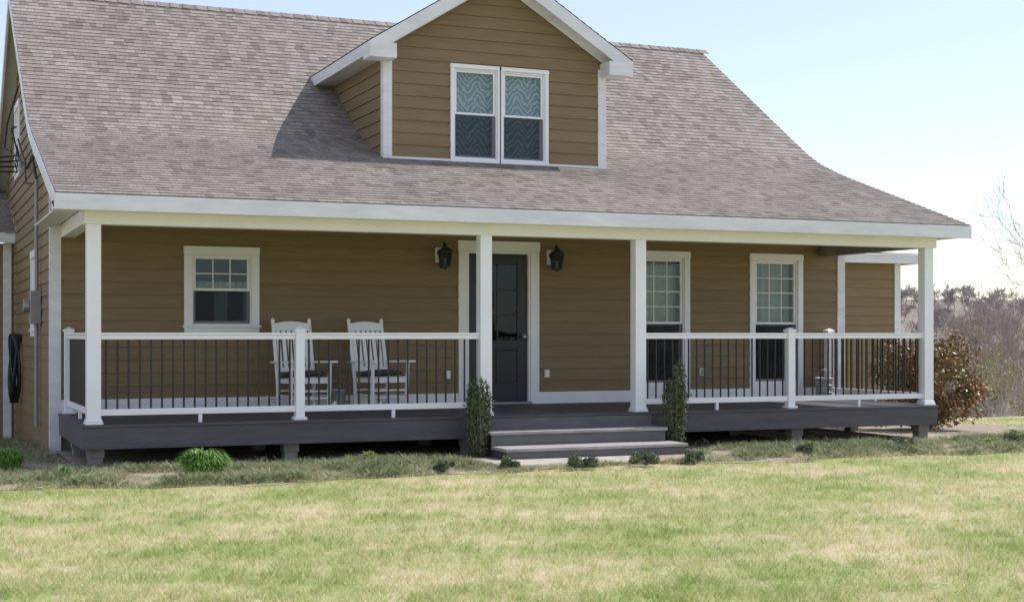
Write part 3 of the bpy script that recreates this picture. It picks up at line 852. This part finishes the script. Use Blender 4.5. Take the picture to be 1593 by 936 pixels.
# ground cover in the bed
M = 200000
X = np.random.rand(M)*20.5-6.3; Y = -2.15+np.random.rand(M)*2.1
kL = np.random.rand(M) < .10
X = np.where(kL, -.25-np.random.rand(M)*2.2, X); Y = np.where(kL, np.random.rand(M)*9-.2, Y)
def fn(x, y): return np.array([noise.fractal(Vector((xx*1.3, yy*2.2, 3.3)), .8, 2.0, 4) for xx, yy in zip(x, y)])
F = fn(X, Y)
eg = -1.75-.22*np.sin(X*.7+1)-.12*np.sin(X*1.9)-.05*np.sin(X*5.1)-np.where((X > 1) & (X < 8), .25, 0)
k = (F > -.22+.12*np.random.randn(M)) & (Y > eg-.03) & ~((X > 4.1) & (X < 6.9) & (Y > -1.66)) & ~((Y > -.55) & (X > -.1) & (X < 11.3) & (np.random.rand(M) > .12))
X, Y, F = X[k], Y[k], F[k]; n = len(X)
bump = np.clip(F+.18, 0, .5)*np.where((X > 3.9) & (X < 7.1), .35, 1.0)
z = .012+bump*.17*np.random.rand(n)+ter(X, Y)*(Y > 3.2); h = .018+.035*np.random.rand(n)+bump*.04
rn = np.clip(np.random.rand(n)*.9+.36-bump*.95, 0, 1)
o = blades("ground_cover", X, Y, z, h, .013, 1.4, coverm, rn); tag(o, "low dry grey-green ground cover in the porch bed", kind="stuff")

# ------------------------------------------------------------------ plants
def leafcloud(b, n, samp, size, mat, flat=0.0, asp=.5, upright=False):
    for _ in range(n):
        p = Vector(samp()); d = Vector((random.gauss(0, 1), random.gauss(0, 1), random.gauss(0, 1)*(.5 if upright else 1)+flat)).normalized()
        if upright:
            u = Vector((random.gauss(0, .55), random.gauss(0, .55), 1)).normalized(); w = d.cross(u).normalized()
        else:
            u = d.orthogonal().normalized(); u.rotate(Matrix.Rotation(random.random()*6.28, 3, d)); w = d.cross(u)
        s = size*random.uniform(.6, 1.25)
        b.poly([p-u*s, p+w*s*asp, p+u*s, p-w*s*asp], mat)
def plant(name, loc, label, cat, group=None): return empty(name, loc, label, cat, group)

def column_shrub(X, Y, Z, hgt, r, label):
    root = plant("columnar_holly", (X, Y, Z), label, "shrub", "columnar shrubs beside the steps")
    b = B(); stems = []
    for i in range(15):
        a = random.random()*6.28; rr = r*random.uniform(.15, 1.0)**.6; hh = hgt*random.uniform(.68, .97)
        if i == 0: rr = 0.03; hh = hgt
        if i == 1: rr = r*.5; hh = hgt*.97
        wob = lambda: random.gauss(0, .022)
        pts = [(0.35*rr*math.cos(a), 0.35*rr*math.sin(a), 0), (rr*.75*math.cos(a)+wob(), rr*.75*math.sin(a)+wob(), hh*.3), (rr*math.cos(a)+wob(), rr*math.sin(a)+wob(), hh*.7), (rr*.85*math.cos(a)+wob(), rr*.85*math.sin(a)+wob(), hh)]
        stems.append(pts); b.tube(pts, [.008, .007, .005, .002], barkdark, 5)
    b.build("stem", root)
    b = B()
    def samp():
        p = random.choice(stems); k = .12+random.random()**.9*2.86; i = int(k); q = Vector(p[i]).lerp(Vector(p[i+1]), k-i)
        g = .013 if k > 2.5 else (.024 if math.sin(k*9+p[0][0]*300) > -.3 else .034)
        return (q.x+random.gauss(0, g), q.y+random.gauss(0, g), max(.02, q.z+random.gauss(0, .02)))
    leafcloud(b, 6500, samp, .018, holly, .5, .42, True); b.build("foliage", root, recalc=False)
column_shrub(4.34, -.42, .03, .93, .125, "dark green columnar holly shrub beside porch steps")
column_shrub(7.00, -.42, .03, 1.12, .145, "taller dark green columnar holly beside porch steps")

def round_shrub(name, X, Y, Z, rx, rz, n, size, mat, label, lobes=9, cat="shrub", group=None):
    root = plant(name, (X, Y, Z), label, cat, group)
    L = []
    for i in range(lobes):
        a = random.random()*6.28; q = random.random()**.5
        L.append((rx*.78*q*math.cos(a), rx*.78*q*math.sin(a), rz*random.uniform(.3, 1.55), rx*random.uniform(.2, .42)))
    b = B()
    for l in L:
        b.tube([(0, 0, 0), (l[0]*.5, l[1]*.5, l[2]*.6), (l[0], l[1], l[2])], [.02*rx+.004, .012*rx+.003, .004], barkdark, 5)
        for _ in range(6):
            d = Vector((random.gauss(0, 1), random.gauss(0, 1), abs(random.gauss(0, 1)))).normalized()*l[3]*1.35
            b.tube([(l[0]*.7, l[1]*.7, l[2]*.8), (l[0]+d.x, l[1]+d.y, l[2]+d.z*.9)], [.006*rx+.002, .0015], barkdark, 4)
    b.build("stem", root)
    b = B()
    def samp():
        l = random.choice(L); d = Vector((random.gauss(0, 1), random.gauss(0, 1), random.gauss(0, 1))).normalized()*l[3]*(random.uniform(.5, 1.1)+max(0, random.gauss(0, .12)))
        return (l[0]+d.x, l[1]+d.y, max(.02, l[2]+d.z*.9))
    leafcloud(b, n, samp, size, mat, .4); b.build("foliage", root, recalc=False)
round_shrub("bronze_shrub", 12.60, 1.75, -.02, 1.0, .84, 12000, .036, redleaf, "large bronze and green leafy shrub beside the porch", lobes=30)
for X, Y, r in ((4.15, -1.82, .13), (4.95, -1.98, .18), (5.75, -1.95, .20), (6.45, -1.85, .19), (3.4, -1.8, .12), (8.2, -1.5, .14), (9.8, -1.3, .14), (11.6, -1.3, .16), (13.1, -.6, .2)):
    round_shrub("low_juniper", X, Y, .02, r, .075, 1500, .015, juni, "small low grey-green evergreen shrub in the bed", lobes=9, group="small shrubs edging the bed")
round_shrub("lime_plant", 11.9, -1.0, .03, .16, .08, 500, .02, limeleaf, "small yellow-green plant in the bed", lobes=6, cat="plant")

def tuft(X, Y, Z, r, hgt, n, mat, label, group, ww0=.008):
    b = B()
    for _ in range(n):
        a = random.random()*6.28; q = random.random()**.6*r*.55; x0, y0 = q*math.cos(a), q*math.sin(a); a2 = a+random.gauss(0, .7)
        f = q/(r*.55)
        hh = hgt*random.uniform(.5, 1.05)*(1-.35*f*f); R = r*random.uniform(.15, .65); w = ww0*random.uniform(.7, 1.3)
        px, py = -math.sin(a2)*w, math.cos(a2)*w; pr = None
        for t_ in (0, .35, .65, .85, 1):
            ww = (1-t_**2)+.05; c = Vector((x0+R*t_**1.7*math.cos(a2), y0+R*t_**1.7*math.sin(a2), hh*(1-(1-t_)**1.8)-.3*hh*t_**4))
            cur = (c-Vector((px, py, 0))*ww, c+Vector((px, py, 0))*ww)
            if pr: b.poly([pr[0], pr[1], cur[1], cur[0]], mat)
            pr = cur
    o = b.build("leafy_tuft", recalc=False); o.location = (X, Y, Z); tag(o, label, "plant", group)
GP = "green perennial clumps in the bed"
tuft(.92, -1.45, .02, .31, .36, 1100, lilyleaf, "bright green rounded leafy clump in the bed", GP, .011)
tuft(-.90, .1, .04, .27, .28, 700, lilyleaf, "bright green rounded leafy clump in the bed", GP, .010)
tuft(2.9, -.7, .05, .12, .16, 90, limeleaf, "small yellow-green sprouting clump in the bed", GP)
tuft(-.4, -1.0, .05, .12, .15, 60, lilyleaf, "small green sprouting clump in the bed", GP)
tuft(11.2, -1.3, .05, .14, .12, 90, limeleaf, "small yellow-green sprouting clump in the bed", GP)

# ------------------------------------------------------------------ trees
def grow(seed, height, levels, spread, mat, tmat, thick=.035, buds=None, nb=0, twigr=.006):
    rnd = random.Random(seed); b = B(); bb = B(); tips = []
    def rec(p, d, L, r, lv):
        n = 4 if lv == 0 else 3; pts = [p.copy()]; rs = [r]; q = p.copy(); dd = d.copy()
        for i in range(n):
            dd = (dd+Vector((rnd.gauss(0, 1), rnd.gauss(0, 1), rnd.gauss(0, 1)))*.13+Vector((0, 0, .05))).normalized()
            q = q+dd*(L/n); pts.append(q.copy()); rs.append(max(twigr*.6, r*(1-.5*(i+1)/n)))
        b.tube(pts, rs, mat if lv < 2 else tmat, 6 if lv == 0 else (4 if lv < 3 else 3), cap=False)
        if lv >= levels: tips.append(pts[-1]); return
        k = rnd.randint(3, 4) if lv < 2 else rnd.randint(2, 4)
        for i in range(k):
            f = rnd.uniform(.35, 1.0); idx = min(n-1, int(f*n)); s = pts[idx].lerp(pts[idx+1], f*n-idx if f < 1 else 1)
            az = rnd.random()*6.28; o = dd.orthogonal().normalized(); o.rotate(Matrix.Rotation(az, 3, dd))
            nd = (dd+o*rnd.uniform(.45, .95)*spread).normalized()
            rec(s, nd, L*rnd.uniform(.55, .8), max(twigr, rs[idx]*.6), lv+1)
        rec(pts[-1], (dd+Vector((rnd.gauss(0, .15), rnd.gauss(0, .15), 0))).normalized(), L*.7, rs[-1], lv+1)
    rec(Vector((0, 0, -.3)), Vector((0, 0, 1)), height*.36, height*thick*.5, 0)
    if buds:
        for _ in range(nb):
            p = rnd.choice(tips)+Vector((rnd.gauss(0, .12), rnd.gauss(0, .12), rnd.gauss(0, .12)))
            d = Vector((rnd.gauss(0, 1), rnd.gauss(0, 1), rnd.gauss(0, 1))).normalized(); u = d.orthogonal().normalized(); w = d.cross(u); s = rnd.uniform(.03, .06)
            bb.poly([p-u*s, p+w*s, p+u*s, p-w*s], buds)
    return b, bb
def put(protos, loc, rot, sc, label, group):
    tr = empty("bare_tree", loc, label, "tree", group); tr.rotation_euler = (0, 0, rot); tr.scale = (sc,)*3
    for p in protos:
        k = bpy.data.objects.new(p[0], p[1]); k.parent = tr; COL.objects.link(k)
    return tr
def proto(seed, height, levels, spread, mat, tmat, **k):
    b, bb = grow(seed, height, levels, spread, mat, tmat, **k); out = []
    me = bpy.data.meshes.new("trunk"); me.from_pydata(b.v, [], b.f)
    for m in b.mats: me.materials.append(m)
    me.polygons.foreach_set("material_index", b.m); out.append(("trunk", me))
    if bb.f:
        me = bpy.data.meshes.new("crown"); me.from_pydata(bb.v, [], bb.f)
        for m in bb.mats: me.materials.append(m)
        out.append(("crown", me))
    return out
near = proto(11, 7.5, 5, 1.0, bark, bark, thick=.020, twigr=.0045)
put(near, (25.6, 10.7, float(ter(0, 10.7))), .4, 1.0, "bare pale-barked tree with fine twigs on the lawn edge", "bare trees beyond the lawn")
pr = [proto(21, 6.0, 4, .9, bark, twig, thick=.026, twigr=.011), proto(22, 6.5, 5, .8, bark, twig, thick=.026, twigr=.008),
      proto(23, 5.5, 4, 1.0, bark, bark, thick=.026, buds=budm, nb=1500, twigr=.012)]
rr = random.Random(5)
for i in range(30):
    px = 1370+rr.random()*420; tt = 42+rr.random()*50
    aa = (px-796.5)/2237; X = CAMX+tt*(math.sin(TH)+aa*math.cos(TH)); Y = CAMY+tt*(math.cos(TH)-aa*math.sin(TH))
    v = rr.choice([0, 0, 0, 1, 2]); sc = rr.uniform(.7, 1.0)*(.8 if tt < 55 else 1.05)
    put(pr[v], (X, Y, float(ter(X, Y))), rr.random()*6.28, sc, ["bare grey-barked tree in early spring", "bare brown-barked tree in early spring", "bare tree with pale green spring buds"][v]+" behind the lawn", "bare trees beyond the lawn")
# distant woodland in one mesh
protos = []
for s in (31, 32, 33, 34):
    b, _ = grow(s, 10, 4, 1.0, woodfar, woodfar, thick=.03, twigr=.05)
    tri = []
    for f in b.f:
        tri.append((f[0], f[1], f[2])); 
        if len(f) > 3: tri.append((f[0], f[2], f[3]))
    protos.append((np.array(b.v, dtype=np.float32), np.array(tri, dtype=np.int32)))
VV = []; FF = []; off = 0
for i in range(560):
    tt = 90+(rr.random()**.85)*360; aa = rr.uniform(.17, .62)
    X = CAMX+tt*(math.sin(TH)+aa*math.cos(TH)); Y = CAMY+tt*(math.cos(TH)-aa*math.sin(TH))
    v, f = protos[i % 4]; an = rr.random()*6.28; sc = rr.uniform(.55, .9); c, s = math.cos(an)*sc, math.sin(an)*sc
    V = np.stack([v[:, 0]*c-v[:, 1]*s+X, v[:, 0]*s+v[:, 1]*c+Y, v[:, 2]*sc*.8+ter(X, Y)], 1); VV.append(V); FF.append(f+off); off += len(v)
VV = np.concatenate(VV).astype(np.float32); FF = np.concatenate(FF).astype(np.int32); nf = len(FF)
me = bpy.data.meshes.new("distant_woodland"); me.vertices.add(len(VV)); me.vertices.foreach_set("co", VV.ravel())
me.loops.add(nf*3); me.loops.foreach_set("vertex_index", FF.ravel()); me.polygons.add(nf)
me.polygons.foreach_set("loop_start", np.arange(0, nf*3, 3, dtype=np.int32)); me.polygons.foreach_set("loop_total", np.full(nf, 3, dtype=np.int32))
me.materials.append(woodfar); me.update(calc_edges=True)
o = bpy.data.objects.new("distant_woodland", me); COL.objects.link(o); tag(o, "distant bare grey-brown woodland on a hillside", kind="stuff")

# ------------------------------------------------------------------ light, camera
S = Vector((math.cos(math.radians(51)), 0.02, math.sin(math.radians(51)))).normalized()
sun = bpy.data.lights.new("sun", 'SUN'); sun.energy = 5.0; sun.angle = math.radians(.53); sun.color = (1, .96, .91)
so = bpy.data.objects.new("sun", sun); so.rotation_euler = (-S).to_track_quat('-Z', 'Y').to_euler(); so.location = (20, 0, 20); COL.objects.link(so)
w = bpy.data.worlds.new("World"); scene.world = w; w.use_nodes = True
n = w.node_tree.nodes; l = w.node_tree.links; bg = n["Background"]
sk = n.new("ShaderNodeTexSky"); sk.sky_type = 'NISHITA'; sk.sun_disc = False
sk.sun_elevation = math.radians(51); sk.sun_rotation = math.radians(88); sk.air_density = 1.0; sk.dust_density = 0.4; sk.ozone_density = 2.0
hz = n.new("ShaderNodeVectorMath"); hz.operation = 'ADD'; hz.inputs[1].default_value = (2.25, 2.0, 2.15)
l.new(sk.outputs[0], hz.inputs[0]); l.new(hz.outputs["Vector"], bg.inputs[0]); bg.inputs[1].default_value = .142
cam = bpy.data.cameras.new("camera"); cam.sensor_width = 36; cam.lens = 36*2237/1593; cam.shift_y = 52/1593
cam.clip_end = 8000; cam.clip_start = .1
co = bpy.data.objects.new("camera", cam); co.location = (CAMX, CAMY, 1.48); co.rotation_euler = (math.radians(90), 0, -TH); COL.objects.link(co)
scene.camera = co
scene.view_settings.view_transform = 'Standard'; scene.view_settings.look = 'None'; scene.view_settings.exposure = 0
